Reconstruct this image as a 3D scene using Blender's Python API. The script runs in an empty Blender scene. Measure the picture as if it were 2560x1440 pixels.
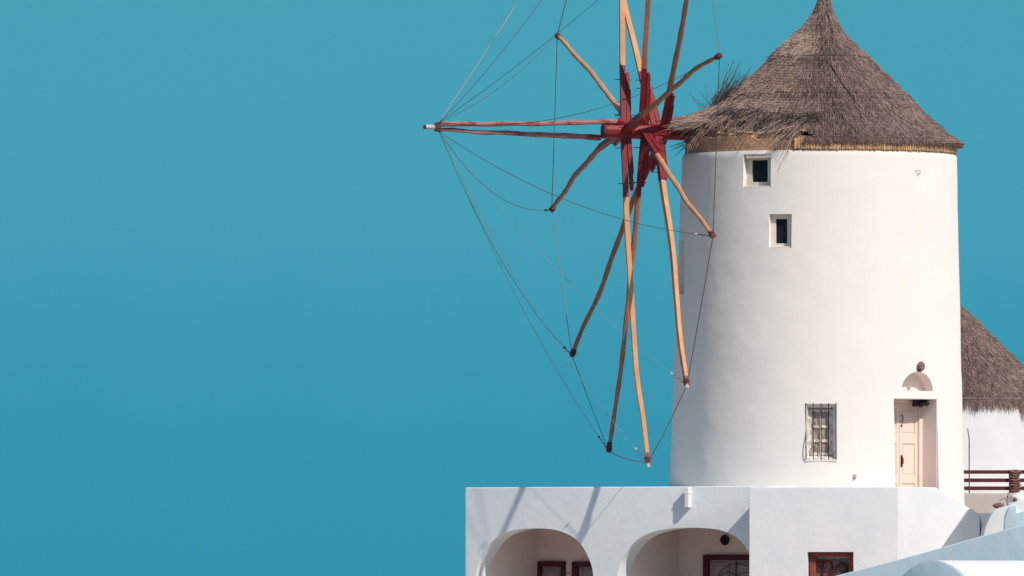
import bpy, bmesh, math, random
import numpy as np
from mathutils import Vector, Matrix, noise

random.seed(7)
RNG = np.random.default_rng(11)
rad = math.radians
sc = bpy.context.scene

# ------------------------------------------------------------------ camera
D = 258.6          # metres from the camera to the mill axis
PPM = 110.0        # photograph pixels per metre at that distance
EYE = 60.0         # camera height over the sea
cam_d = bpy.data.cameras.new('camera')
cam = bpy.data.objects.new('camera', cam_d)
sc.collection.objects.link(cam)
cam.location = (0, -D, EYE)
cam.rotation_euler = (rad(90), 0, 0)
cam_d.sensor_width = 36.0
cam_d.lens = 36.0 * D * PPM / 2560.0
cam_d.shift_y = (1450 - 720) / 2560.0
cam_d.clip_start = 1.0
cam_d.clip_end = 60000.0
sc.camera = cam

# ------------------------------------------------------------------ light
SUN_AZ = 39.0      # degrees to the right of the line mill -> camera
SUN_EL = 42.5
world = bpy.data.worlds.new('World')
sc.world = world
world.use_nodes = True
nt = world.node_tree
for n in list(nt.nodes):
    nt.nodes.remove(n)
sky = nt.nodes.new('ShaderNodeTexSky')
sky.sky_type = 'NISHITA'
sky.sun_disc = False
sky.sun_elevation = rad(SUN_EL)
sky.sun_rotation = rad(180 - SUN_AZ)
sky.altitude = 60
sky.dust_density = 0.6
bg_n = nt.nodes.new('ShaderNodeBackground')
bg_n.inputs['Strength'].default_value = 0.12
nt.links.new(sky.outputs[0], bg_n.inputs['Color'])
tc = nt.nodes.new('ShaderNodeTexCoord')
sep = nt.nodes.new('ShaderNodeSeparateXYZ')
nt.links.new(tc.outputs['Generated'], sep.inputs[0])
ramp = nt.nodes.new('ShaderNodeValToRGB')         # the low teal part of the sky
mr = nt.nodes.new('ShaderNodeMapRange')
mr.inputs['From Min'].default_value = 0.0
mr.inputs['From Max'].default_value = 0.06
nt.links.new(sep.outputs['Z'], mr.inputs['Value'])
nse = nt.nodes.new('ShaderNodeTexNoise')
nse.inputs['Scale'].default_value = 60
nse.inputs['Detail'].default_value = 4
nt.links.new(tc.outputs['Generated'], nse.inputs['Vector'])
ma = nt.nodes.new('ShaderNodeMath'); ma.operation = 'MULTIPLY_ADD'
ma.inputs[1].default_value = 0.16
nt.links.new(nse.outputs['Fac'], ma.inputs[0])
nt.links.new(mr.outputs[0], ma.inputs[2])
nt.links.new(ma.outputs[0], ramp.inputs['Fac'])
def lin(r, g, b):
    f = lambda c: (c / 255 / 12.92) if c / 255 <= 0.04045 else ((c / 255 + 0.055) / 1.055) ** 2.4
    return (f(r), f(g), f(b), 1)
el = ramp.color_ramp.elements
el[0].position = 0.0; el[0].color = lin(49, 144, 173)
el[1].position = 1.0; el[1].color = lin(73, 161, 184)
e = el.new(0.50); e.color = lin(64, 155, 180)
e = el.new(0.30); e.color = lin(56, 149, 175)
e = el.new(0.70); e.color = lin(70, 160, 183)
bg_t = nt.nodes.new('ShaderNodeBackground')
nt.links.new(ramp.outputs[0], bg_t.inputs['Color'])
mr2 = nt.nodes.new('ShaderNodeMapRange')
mr2.interpolation_type = 'SMOOTHSTEP'
mr2.inputs['From Min'].default_value = 0.07
mr2.inputs['From Max'].default_value = 0.45
nt.links.new(sep.outputs['Z'], mr2.inputs['Value'])
mixs = nt.nodes.new('ShaderNodeMixShader')
nt.links.new(mr2.outputs[0], mixs.inputs['Fac'])
nt.links.new(bg_t.outputs[0], mixs.inputs[1])
nt.links.new(bg_n.outputs[0], mixs.inputs[2])
wo = nt.nodes.new('ShaderNodeOutputWorld')
nt.links.new(mixs.outputs[0], wo.inputs['Surface'])

sun_d = bpy.data.lights.new('sun', 'SUN')
sun_d.energy = 4.05
sun_d.angle = rad(0.5)
sun_d.color = (1.0, 0.90, 0.80)
sun = bpy.data.objects.new('sun', sun_d)
sc.collection.objects.link(sun)
SUNPOS = Vector((math.sin(rad(SUN_AZ)) * math.cos(rad(SUN_EL)), -math.cos(rad(SUN_AZ)) * math.cos(rad(SUN_EL)), math.sin(rad(SUN_EL))))
sun.rotation_euler = SUNPOS.to_track_quat('Z', 'Y').to_euler()
sun.location = SUNPOS * 300

sc.view_settings.view_transform = 'Standard'
sc.view_settings.look = 'None'
sc.view_settings.exposure = 0.0
sc.view_settings.gamma = 1.0
sc.view_settings.use_curve_mapping = False
sc.render.engine = 'CYCLES'

# ------------------------------------------------------------------ helpers
def at(px, py, Y=0.0):
    """photograph pixel at depth Y -> world point"""
    s = (D + Y) / D / PPM
    return Vector(((px - 1280) * s, Y, EYE + (1450 - py) * s))

CAMP = Vector((0, -D, EYE))
def on_plane(px, py, p0, n):
    d = at(px, py, 0) - CAMP
    k = (p0 - CAMP).dot(n) / d.dot(n)
    return CAMP + d * k

def nrm(phi):
    """horizontal outward normal turned phi degrees to the right of the camera"""
    return Vector((math.sin(rad(phi)), -math.cos(rad(phi)), 0))

ORI = {}
def link(o, parent=None, origin=None):
    sc.collection.objects.link(o)
    p = Vector((0, 0, 0))
    if parent is not None:
        o.parent = parent
        p = ORI[parent.name]
    if origin is None:
        origin = Vector((0, 0, 0))
    o.location = origin - p
    ORI[o.name] = origin.copy()
    return o

def tag(o, label=None, cat=None, group=None, kind=None):
    if label: o['label'] = label
    if cat: o['category'] = cat
    if group: o['group'] = group
    if kind: o['kind'] = kind
    return o

def thing(name, loc, label, cat, group=None):
    o = bpy.data.objects.new(name, None)
    o.empty_display_size = 0.3
    link(o, None, Vector(loc))
    return tag(o, label, cat, group)

class Fr:
    """local frame: u to the right along a surface, v up, n outward"""
    def __init__(s, o, n, v=Vector((0, 0, 1))):
        s.o = Vector(o); s.n = n.normalized(); s.v = v.normalized()
        s.u = s.v.cross(s.n).normalized()
    def p(s, u, v, n=0.0):
        return s.o + s.u * u + s.v * v + s.n * n

WORLD = Fr((0, 0, 0), Vector((0, -1, 0)))

class MB:
    def __init__(s):
        s.v = []; s.f = []
    def add(s, vs, fs):
        b = len(s.v)
        s.v += [tuple(x) for x in vs]
        s.f += [tuple(b + i for i in f) for f in fs]
    def box(s, F, u0, u1, v0, v1, n0, n1, bev=0.0):
        bm = bmesh.new()
        pts = [F.p(u, v, n) for n in (n0, n1) for v in (v0, v1) for u in (u0, u1)]
        vs = [bm.verts.new(p) for p in pts]
        for f in ((0, 1, 3, 2), (4, 6, 7, 5), (0, 4, 5, 1), (2, 3, 7, 6), (0, 2, 6, 4), (1, 5, 7, 3)):
            bm.faces.new([vs[i] for i in f])
        bmesh.ops.recalc_face_normals(bm, faces=bm.faces)
        if bev:
            bmesh.ops.bevel(bm, geom=list(bm.edges), offset=bev, segments=2, affect='EDGES', profile=0.5)
        s.bm(bm)
    def bm(s, bm):
        bm.verts.index_update()
        s.add([v.co for v in bm.verts], [[v.index for v in f.verts] for f in bm.faces])
        bm.free()
    def tube(s, pts, r, sides=8, caps=True, square=0.0, roll=0.0):
        pts = [Vector(p) for p in pts]
        n = len(pts)
        rr = r if isinstance(r, (list, tuple)) else [r] * n
        up = Vector((0.13, 0.21, 0.97)).normalized()
        t0 = (pts[1] - pts[0]).normalized()
        if abs(t0.dot(up)) > 0.9:
            up = Vector((0.2, -0.97, 0.1)).normalized()
        a = t0.cross(up).normalized()
        b0 = len(s.v)
        for i, p in enumerate(pts):
            t = (pts[min(i + 1, n - 1)] - pts[max(i - 1, 0)]).normalized()
            a = (a - t * a.dot(t)).normalized()
            b = t.cross(a)
            for k in range(sides):
                w = 2 * math.pi * k / sides + roll
                q = rr[i]
                if square:
                    c, d_ = abs(math.cos(w)), abs(math.sin(w))
                    q = rr[i] * ((1 - square) + square / max(c, d_))
                s.v.append(tuple(p + (a * math.cos(w) + b * math.sin(w)) * q))
        for i in range(n - 1):
            for k in range(sides):
                k2 = (k + 1) % sides
                s.f.append((b0 + i * sides + k, b0 + i * sides + k2, b0 + (i + 1) * sides + k2, b0 + (i + 1) * sides + k))
        if caps:
            s.f.append(tuple(b0 + k for k in reversed(range(sides))))
            s.f.append(tuple(b0 + (n - 1) * sides + k for k in range(sides)))
    def prism(s, poly, vec, bev=0.0, seg=3, fine=0.0):
        """closed solid: polygon (3-D points) pushed along vec"""
        bm = bmesh.new()
        vec = Vector(vec)
        a = [bm.verts.new(p) for p in poly]
        b = [bm.verts.new(Vector(p) + vec) for p in poly]
        bm.faces.new(a); bm.faces.new(list(reversed(b)))
        m = len(poly)
        front = []
        for i in range(m):
            j = (i + 1) % m
            bm.faces.new((a[j], a[i], b[i], b[j]))
        bmesh.ops.recalc_face_normals(bm, faces=bm.faces)
        if bev:
            bmesh.ops.bevel(bm, geom=[e for e in bm.edges if e.calc_face_angle(0) > 0.5], offset=bev, segments=seg, affect='EDGES', profile=0.5)
        s.bm(bm)
    def sphere(s, c, r, seg=10, ring=6, M=None, jitter=0.0):
        vs = []; fs = []
        for i in range(ring + 1):
            th = math.pi * i / ring
            for k in range(seg):
                ph = 2 * math.pi * k / seg
                d = Vector((math.sin(th) * math.cos(ph), math.sin(th) * math.sin(ph), math.cos(th)))
                q = 1 + jitter * noise.noise(d * 2.3 + Vector(c))
                d = Vector((d.x * r[0], d.y * r[1], d.z * r[2])) * q if isinstance(r, (tuple, list)) else d * r * q
                if M: d = M @ d
                vs.append(Vector(c) + d)
        for i in range(ring):
            for k in range(seg):
                k2 = (k + 1) % seg
                fs.append((i * seg + k, (i + 1) * seg + k, (i + 1) * seg + k2, i * seg + k2))
        s.add(vs, fs)
    def mesh(s, name, mat, smooth=False, sharp=None):
        me = bpy.data.meshes.new(name)
        V = np.array(s.v, dtype=float)
        c = (V.min(0) + V.max(0)) / 2
        me.from_pydata((V - c).tolist(), [], s.f)
        me.validate()
        me.materials.append(mat)
        if smooth:
            me.polygons.foreach_set('use_smooth', [True] * len(me.polygons))
            if sharp: me.set_sharp_from_angle(angle=rad(sharp))
        me.update()
        return me, Vector(c)
    def build(s, name, mat, parent=None, smooth=False, sharp=35):
        me, c = s.mesh(name, mat, smooth, sharp)
        return link(bpy.data.objects.new(name, me), parent, c)

def cut(o, cutters):
    """carve openings out of a solid; the cutting shapes are removed again"""
    tmp = []
    for mbx in cutters:
        me, c = mbx.mesh('cutter', o.data.materials[0])
        bm = bmesh.new(); bm.from_mesh(me)
        bmesh.ops.recalc_face_normals(bm, faces=bm.faces); bm.to_mesh(me); bm.free()
        t = bpy.data.objects.new('cutter', me)
        sc.collection.objects.link(t); t.location = c
        tmp.append(t)
        m = o.modifiers.new('cut', 'BOOLEAN'); m.operation = 'DIFFERENCE'; m.solver = 'EXACT'; m.object = t
    bpy.context.view_layer.update()
    dg = bpy.context.evaluated_depsgraph_get()
    me = bpy.data.meshes.new_from_object(o.evaluated_get(dg))
    o.modifiers.clear()
    old = o.data; o.data = me; me.name = old.name
    for t in tmp:
        bpy.data.objects.remove(t)
    me.polygons.foreach_set('use_smooth', [True] * len(me.polygons))
    me.set_sharp_from_angle(angle=rad(28))

# ------------------------------------------------------------------ materials
def mat(name, c1, c2=None, rough=0.8, nscale=3.0, detail=6, contrast=(0.35, 0.65), bump=0.0, bscale=20.0,
        stretch=(1, 1, 1), c3=None, c3pos=(0.55, 0.75), c3scale=6.0, bump2=0.0, b2scale=2.0, metal=0.0, island=0.0, spec=0.3, coat=0):
    m = bpy.data.materials.new(name)
    m.use_nodes = True
    t = m.node_tree; N = t.nodes; L = t.links
    bs = N['Principled BSDF']
    bs.inputs['Roughness'].default_value = rough
    bs.inputs['Metallic'].default_value = metal
    bs.inputs['Diffuse Roughness'].default_value = .35 if rough > .85 else 0.0
    bs.inputs['Specular IOR Level'].default_value = spec
    co = N.new('ShaderNodeTexCoord')
    mp = N.new('ShaderNodeMapping'); mp.inputs['Scale'].default_value = stretch
    L.new(co.outputs['Object'], mp.inputs[0])
    def noise_node(scale, det=detail, rgh=0.6):
        n = N.new('ShaderNodeTexNoise'); n.inputs['Scale'].default_value = scale
        n.inputs['Detail'].default_value = det; n.inputs['Roughness'].default_value = rgh
        L.new(mp.outputs[0], n.inputs['Vector']); return n
    def mixc(fac, a, b):
        x = N.new('ShaderNodeMix'); x.data_type = 'RGBA'
        L.new(fac, x.inputs[0])
        for s_, v in ((6, a), (7, b)):
            if isinstance(v, (tuple, list)): x.inputs[s_].default_value = (*v[:3], 1)
            else: L.new(v, x.inputs[s_])
        return x.outputs[2]
    def rng(sock, a, b):
        r = N.new('ShaderNodeMapRange'); r.inputs[1].default_value = a; r.inputs[2].default_value = b
        L.new(sock, r.inputs[0]); return r.outputs[0]
    col = None
    if c2 is None: c2 = c1
    n1 = noise_node(nscale)
    col = mixc(rng(n1.outputs['Fac'], *contrast), c1, c2)
    if c3 is not None:
        n3 = noise_node(c3scale, 8, 0.7)
        col = mixc(rng(n3.outputs['Fac'], *c3pos), col, c3)
    if island:
        g = N.new('ShaderNodeNewGeometry')
        hv = N.new('ShaderNodeHueSaturation')
        r = N.new('ShaderNodeMapRange'); r.inputs[3].default_value = 1 - island; r.inputs[4].default_value = 1 + island
        L.new(g.outputs['Random Per Island'], r.inputs[0]); L.new(r.outputs[0], hv.inputs['Value'])
        L.new(col, hv.inputs['Color']); col = hv.outputs[0]
    L.new(col, bs.inputs['Base Color'])
    nb = None
    if bump:
        b = N.new('ShaderNodeBump'); b.inputs['Strength'].default_value = 1.0; b.inputs['Distance'].default_value = bump
        x = noise_node(bscale, 5); L.new(x.outputs['Fac'], b.inputs['Height']); nb = b
    if bump2:
        b = N.new('ShaderNodeBump'); b.inputs['Strength'].default_value = 1.0; b.inputs['Distance'].default_value = bump2
        x = noise_node(b2scale, 3); L.new(x.outputs['Fac'], b.inputs['Height'])
        if nb: L.new(nb.outputs[0], b.inputs['Normal'])
        nb = b
    if nb: L.new(nb.outputs[0], bs.inputs['Normal'])
    return m

M = {}
M['wash'] = mat('whitewash_tower', (.83, .785, .735), (.81, .77, .725), .9, 1.1, bump=.002, bscale=16, bump2=.014, b2scale=1.3, c3=(.73, .715, .69), c3pos=(.6, .9), c3scale=1.6, spec=.15)
M['wash2'] = mat('whitewash_house', (.72, .72, .72), (.675, .685, .695), .9, 1.5, bump=.004, bscale=22, bump2=.012, b2scale=3, c3=(.68, .69, .71), c3pos=(.6, .85), c3scale=2.5, spec=.15)
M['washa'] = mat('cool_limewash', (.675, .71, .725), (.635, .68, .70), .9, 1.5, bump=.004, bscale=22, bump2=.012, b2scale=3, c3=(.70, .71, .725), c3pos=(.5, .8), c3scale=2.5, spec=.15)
M['porch'] = mat('warm_porch_plaster', (.86, .74, .69), (.82, .70, .65), .9, 2, bump=.004, bscale=20, spec=.15)
M['olddoor'] = mat('faded_door_paint', (.36, .29, .27), (.28, .22, .21), .7, 6)
M['washb'] = mat('shade_tinted_limewash', (.66, .79, .84), (.57, .74, .80), .9, 2.2, bump=.004, bscale=30, bump2=.012, b2scale=3, c3=(.72, .78, .81), c3pos=(.5, .7), c3scale=3.5, stretch=(1, 1, .6), spec=.15)  # white walls; the blue of open shade is put into their colour
M['peach'] = mat('cream_painted_wood', (.80, .64, .545), (.77, .60, .51), .6, 4, bump=.002, bscale=30)
M['cream'] = mat('cream_window_frame', (.76, .68, .60), (.70, .62, .55), .6, 6, bump=.002, bscale=30)
M['bouncetint'] = mat('bounce_tint_plaster', (.88, .77, .70), (.86, .74, .67), .9, 2, bump=.006, bscale=15)  # warm bounce light put into the plaster colour
M['glass'] = mat('dark_window_glass', (.012, .015, .022), (.02, .022, .03), .2, 3, spec=.1)
M['mutedglass'] = mat('curtained_glass', (.36, .30, .29), (.28, .23, .23), .3, 5, spec=.5)
M['palepane'] = mat('pale_lined_glass', (.42, .35, .31), (.34, .29, .26), .3, 5)
M['wicker'] = mat('pale_wicker', (.46, .35, .28), (.24, .17, .14), .8, 14)
M['thatch'] = mat('thatch_underlay', (.10, .075, .068), (.06, .046, .044), .95, 6, bump=.03, bscale=40, stretch=(1, 1, .25))
M['straw'] = mat('weathered_straw', (.30, .208, .174), (.205, .147, .128), .85, 1.3, island=.5, c3=(.40, .255, .185), c3pos=(.58, .75), c3scale=1.6)
M['strawlight'] = mat('fresh_straw', (.41, .31, .26), (.33, .25, .215), .85, 1.8, island=.45)
M['strawdark'] = mat('dark_twig', (.07, .055, .055), (.12, .09, .08), .9, 3, island=.4)
M['reed'] = mat('orange_reed', (.66, .43, .25), (.56, .34, .19), .8, 3, island=.35)
M['mud'] = mat('mud_render', (.58, .34, .20), (.44, .25, .15), .95, 5, bump=.03, bscale=14, c3=(.66, .48, .32), c3pos=(.55, .75), c3scale=4)
M['mudlight'] = mat('pale_mud', (.74, .50, .30), (.55, .34, .21), .95, 7, bump=.03, bscale=20)
M['orange'] = mat('varnished_pole', (.69, .33, .145), (.50, .22, .10), .6, 5, bump=.004, bscale=30, stretch=(1, 1, .3), c3=(.74, .42, .23), c3pos=(.55, .8), c3scale=5)
M['brownpole'] = mat('brown_pole', (.40, .17, .095), (.30, .13, .085), .6, 3, bump=.006, bscale=24, c3=(.46, .24, .13), c3pos=(.55, .75), c3scale=4)
M['red'] = mat('red_painted_beam', (.235, .019, .023), (.18, .014, .019), .5, 4, bump=.004, bscale=30, c3=(.38, .09, .08), c3pos=(.66, .9), c3scale=12, stretch=(1, 1, .4))
M['peel'] = mat('peeling_pink_pole', (.33, .17, .155), (.24, .045, .042), .75, 9, contrast=(.46, .60), bump=.006, bscale=30, c3=(.46, .33, .30), c3pos=(.58, .72), c3scale=16, stretch=(.22, 1, 1))
M['white'] = mat('white_cap', (.62, .57, .54), (.42, .36, .34), .6, 12)
M['tar'] = mat('tarred_tip', (.14, .02, .025), (.06, .02, .025), .7, 8, bump=.005, bscale=40)
M['redtip'] = mat('red_brown_tip', (.32, .07, .06), (.20, .05, .05), .7, 10, bump=.005, bscale=40)
M['wire'] = mat('rusty_wire', (.10, .05, .045), (.16, .08, .07), .6, 4, metal=.2)
M['wirelight'] = mat('pale_wire', (.22, .25, .27), (.30, .31, .31), .5, 4, metal=.3)
M['iron'] = mat('black_iron', (.018, .016, .02), (.035, .025, .025), .5, 8)
M['rail'] = mat('dark_red_rail', (.105, .016, .018), (.075, .013, .016), .55, 5)
M['stone'] = mat('brown_stone', (.30, .17, .13), (.16, .09, .075), .95, 9, bump=.03, bscale=24, c3=(.40, .27, .21), c3pos=(.55, .7), c3scale=14)
M['redstone'] = mat('red_stone_frame', (.30, .075, .05), (.16, .03, .03), .9, 8, bump=.02, bscale=26, c3=(.45, .18, .13), c3pos=(.6, .75), c3scale=16)
M['darkred'] = mat('oxblood_frame', (.11, .016, .02), (.05, .01, .014), .6, 6, bump=.006, bscale=20)
M['beige'] = mat('beige_plaster', (.50, .455, .42), (.45, .40, .375), .9, 2.5, bump=.012, bscale=18)
M['rock'] = mat('volcanic_ground', (.22, .15, .11), (.14, .10, .08), .95, .05, bump=.3, bscale=.8)
M['pave'] = mat('pale_paving', (.80, .69, .60), (.74, .63, .55), .9, .8, bump=.01, bscale=6)
M['sea'] = mat('sea_water', (.012, .07, .10), (.01, .06, .09), .12, .02, bump=.4, bscale=.3, spec=.5)

# ------------------------------------------------------------------ the setting below the frame
mb = MB()
mb.add([(-30000, -30000, 0), (30000, -30000, 0), (30000, 30000, 0), (-30000, 30000, 0)], [(0, 1, 2, 3)])
tag(mb.build('sea', M['sea']), kind='structure')

def ground_z(x, y):
    d = math.hypot(x - 7, (y - 5) * .9)
    top = 55.6
    if d > 26: top -= (d - 26) * .22
    hill2 = 58.0 - max(0, math.hypot(x, y + D) - 8) * .25
    z = max(top, hill2)
    z += 1.5 * noise.noise(Vector((x * .03, y * .03, 0))) * min(1, max(0, (z < 55.0) * 1.0))
    edge = max(abs(x) / 420, abs(y + 110) / 420)
    z -= max(0, edge - .6) * 200
    return max(-3, min(z, 58.0))
mb = MB(); n = 140
vs = [(-500 + 1000 * i / n, -610 + 1000 * j / n) for j in range(n + 1) for i in range(n + 1)]
mb.add([(x, y, ground_z(x, y)) for x, y in vs], [(j * (n + 1) + i, j * (n + 1) + i + 1, (j + 1) * (n + 1) + i + 1, (j + 1) * (n + 1) + i) for j in range(n) for i in range(n)])
tag(mb.build('ground', M['rock'], smooth=True), kind='structure')
mb = MB()
mb.box(WORLD, -6, 24, 55.0, 58.22, -26, 14, .0)
tag(mb.build('pavement', M['pave']), kind='structure')

# ------------------------------------------------------------------ mill frame
class Mill:
    def __init__(s, Y, cx0, k, py0, cy0):
        s.Y, s.k = Y, k
        s.cx0, s.py0, s.cy0 = cx0, py0, cy0
        s.s = (D + Y) / D / PPM
    def pt(s, r, th, py, cx=None):
        """r and py in pixels of the first mill; th from the camera side, + to the right"""
        c = s.axis(py) if cx is None else cx
        X = s.cx0 + (c - 2048) * s.k
        PY = s.cy0 + (py - s.py0) * s.k
        return Vector(((X - 1280) * s.s + r * s.k * s.s * math.sin(th), s.Y - r * s.k * s.s * math.cos(th), EYE + (1450 - PY) * s.s))
    def axis(s, py):
        return 2048.5 - 7 * (py - 380) / 840.0
    def R(s, py):
        return 342.5 + 26 * (py - 380) / 840.0

def tower_mesh(ml, ptop, pbot, nth=150, nz=110, amp=1.3):
    mb = MB()
    V = []
    for j in range(nz + 1):
        py = ptop + (pbot - ptop) * j / nz
        for i in range(nth):
            th = 2 * math.pi * i / nth
            a = amp * (noise.noise(Vector((math.sin(th) * 3, math.cos(th) * 3, py / 95 + ml.Y))) + .5 * noise.noise(Vector((math.sin(th) * 9, math.cos(th) * 9, py / 40))))
            r = ml.R(py) + a
            if j == 0: r -= 3.0
            V.append(ml.pt(r, th, py - (0 if j else -.5)))
    F = [(j * nth + i, (j + 1) * nth + i, (j + 1) * nth + (i + 1) % nth, j * nth + (i + 1) % nth) for j in range(nz) for i in range(nth)]
    F = [tuple(reversed(f)) for f in F]
    mb.add(V, F)
    b = len(mb.v) - len(V)
    mb.f.append(tuple(b + i for i in reversed(range(nth))))
    mb.f.append(tuple(b + nz * nth + i for i in range(nth)))
    bm = bmesh.new()
    vv = [bm.verts.new(v) for v in mb.v]
    for f in mb.f: bm.faces.new([vv[i] for i in f])
    bmesh.ops.recalc_face_normals(bm, faces=bm.faces)
    out = MB(); out.bm(bm)
    return out

# ---- roof outline traced from both silhouettes: radius, height (pixels of the photograph)
RIGHT = [(0, -78), (9, -62), (12, -25), (15, 0), (22, 21), (30, 45), (46, 71), (68, 101), (98, 128), (134, 160), (171, 196), (202, 229), (238, 261), (275, 297), (318, 335), (362, 364)]
LEFT = [(0, -78), (6, -62), (9, -25), (11, 0), (17, 21), (29, 42), (46, 65), (69, 85), (98, 113), (133, 151), (161, 181), (199, 214), (237, 243), (266, 264), (322, 289), (377, 301)]
def resample(P, n):
    P = np.array(P, float)
    L = np.concatenate([[0], np.cumsum(np.hypot(*(P[1:] - P[:-1]).T))])
    t = np.linspace(0, L[-1], n)
    return np.stack([np.interp(t, L, P[:, 0]), np.interp(t, L, P[:, 1])], 1)
NR = 121
PR, PLf = resample(RIGHT, NR), resample(LEFT, NR)
def roof_rz(t, th):
    """t 0 (apex) .. 1 (eave); th -pi..pi"""
    a = abs(th)
    thd = math.degrees(th)
    # 0 on the far left, 1 from the front round to the right
    dl = min(abs(thd + 90), abs(thd - 270))
    w = min(1, max(0, dl / 80.0)); w = w * w * (3 - 2 * w)
    x = t * (NR - 1); i = min(int(x), NR - 2); f = x - i
    r = (PR[i] * (1 - f) + PR[i + 1] * f); l = (PLf[i] * (1 - f) + PLf[i + 1] * f)
    q = r * w + l * (1 - w)
    f_ = min(1, max(0, (72 - abs(thd)) / 25.0))
    if f_ > 0 and t > .8:
        q = q.copy(); q[0] = min(q[0], 346 + 22 * (1 - f_)); q[1] += 6 * f_ * ((t - .8) / .2) ** 2
    return float(q[0]), float(q[1])
def roof_axis(py):
    return 2058 - 10 * min(1, max(0, py / 364.0))
STEPS = [150, 247]
def roof_point(ml, t, th, lift=0.0):
    r, py = roof_rz(t, th)
    wob = 2.2 * noise.noise(Vector((math.sin(th) * 4, math.cos(th) * 4, py / 30.0))) * min(1, r / 60)
    st = 0
    for s_ in STEPS:
        d = s_ - py + 5 * noise.noise(Vector((th * 5, s_, 2)))
        if 0 <= d < 60: st += (2.4 + 1.6 * noise.noise(Vector((th * 3, s_, 7)))) * (1 - d / 60)
    k = min(1, r / 50)
    return ml.pt(r + wob + st * k + lift, th, py - (st * k + lift) * .7, roof_axis(py))

def straws(mb, P0, P1, W, r):
    """three-sided straws from arrays of end points (N,3) and widths"""
    N = len(P0)
    d = P1 - P0
    d /= np.linalg.norm(d, axis=1)[:, None] + 1e-9
    ref = np.where(np.abs(d[:, 2:3]) > .9, np.array([[1., 0, 0]]), np.array([[0, 0, 1.]]))
    a = np.cross(d, ref); a /= np.linalg.norm(a, axis=1)[:, None] + 1e-9
    b = np.cross(d, a)
    V = np.zeros((N, 6, 3))
    for k in range(3):
        w = 2 * math.pi * k / 3
        o = (a * math.cos(w) + b * math.sin(w))
        V[:, k] = P0 + o * (r * W)[:, None]
        V[:, 3 + k] = P1 + o * (r * W * .6)[:, None]
    mb['v'].append(V.reshape(-1, 3)); mb['n'] += N

def straw_obj(acc, name, m, parent, kind='stuff', keep=None):
    V = np.concatenate(acc['v'])
    N = acc['n']
    c = (V.min(0) + V.max(0)) / 2
    f = np.array([[0, 1, 4, 3], [1, 2, 5, 4], [2, 0, 3, 5]])
    F = (f[None] + (np.arange(N) * 6)[:, None, None]).reshape(-1, 4)
    me = bpy.data.meshes.new(name)
    me.vertices.add(len(V)); me.vertices.foreach_set('co', (V - c).ravel())
    me.loops.add(F.size); me.loops.foreach_set('vertex_index', F.ravel())
    me.polygons.add(len(F)); me.polygons.foreach_set('loop_start', np.arange(len(F)) * 4)
    me.update(calc_edges=True); me.validate()
    me.materials.append(m)
    o = link(bpy.data.objects.new(name, me), parent, Vector(c))
    if kind: o['kind'] = kind
    return o

def eave_cut(thd, torn):
    """how far down the thatch still lies, t"""
    if torn and -78 < thd < -3:
        x = (thd + 78) / 75.0
        return .985 - .142 * math.sin(math.pi * x) ** .6 - .02 * noise.noise(Vector((thd * .12, 3, 1))) - .012 * noise.noise(Vector((thd * .5, 9, 1)))
    return 1.0

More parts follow.
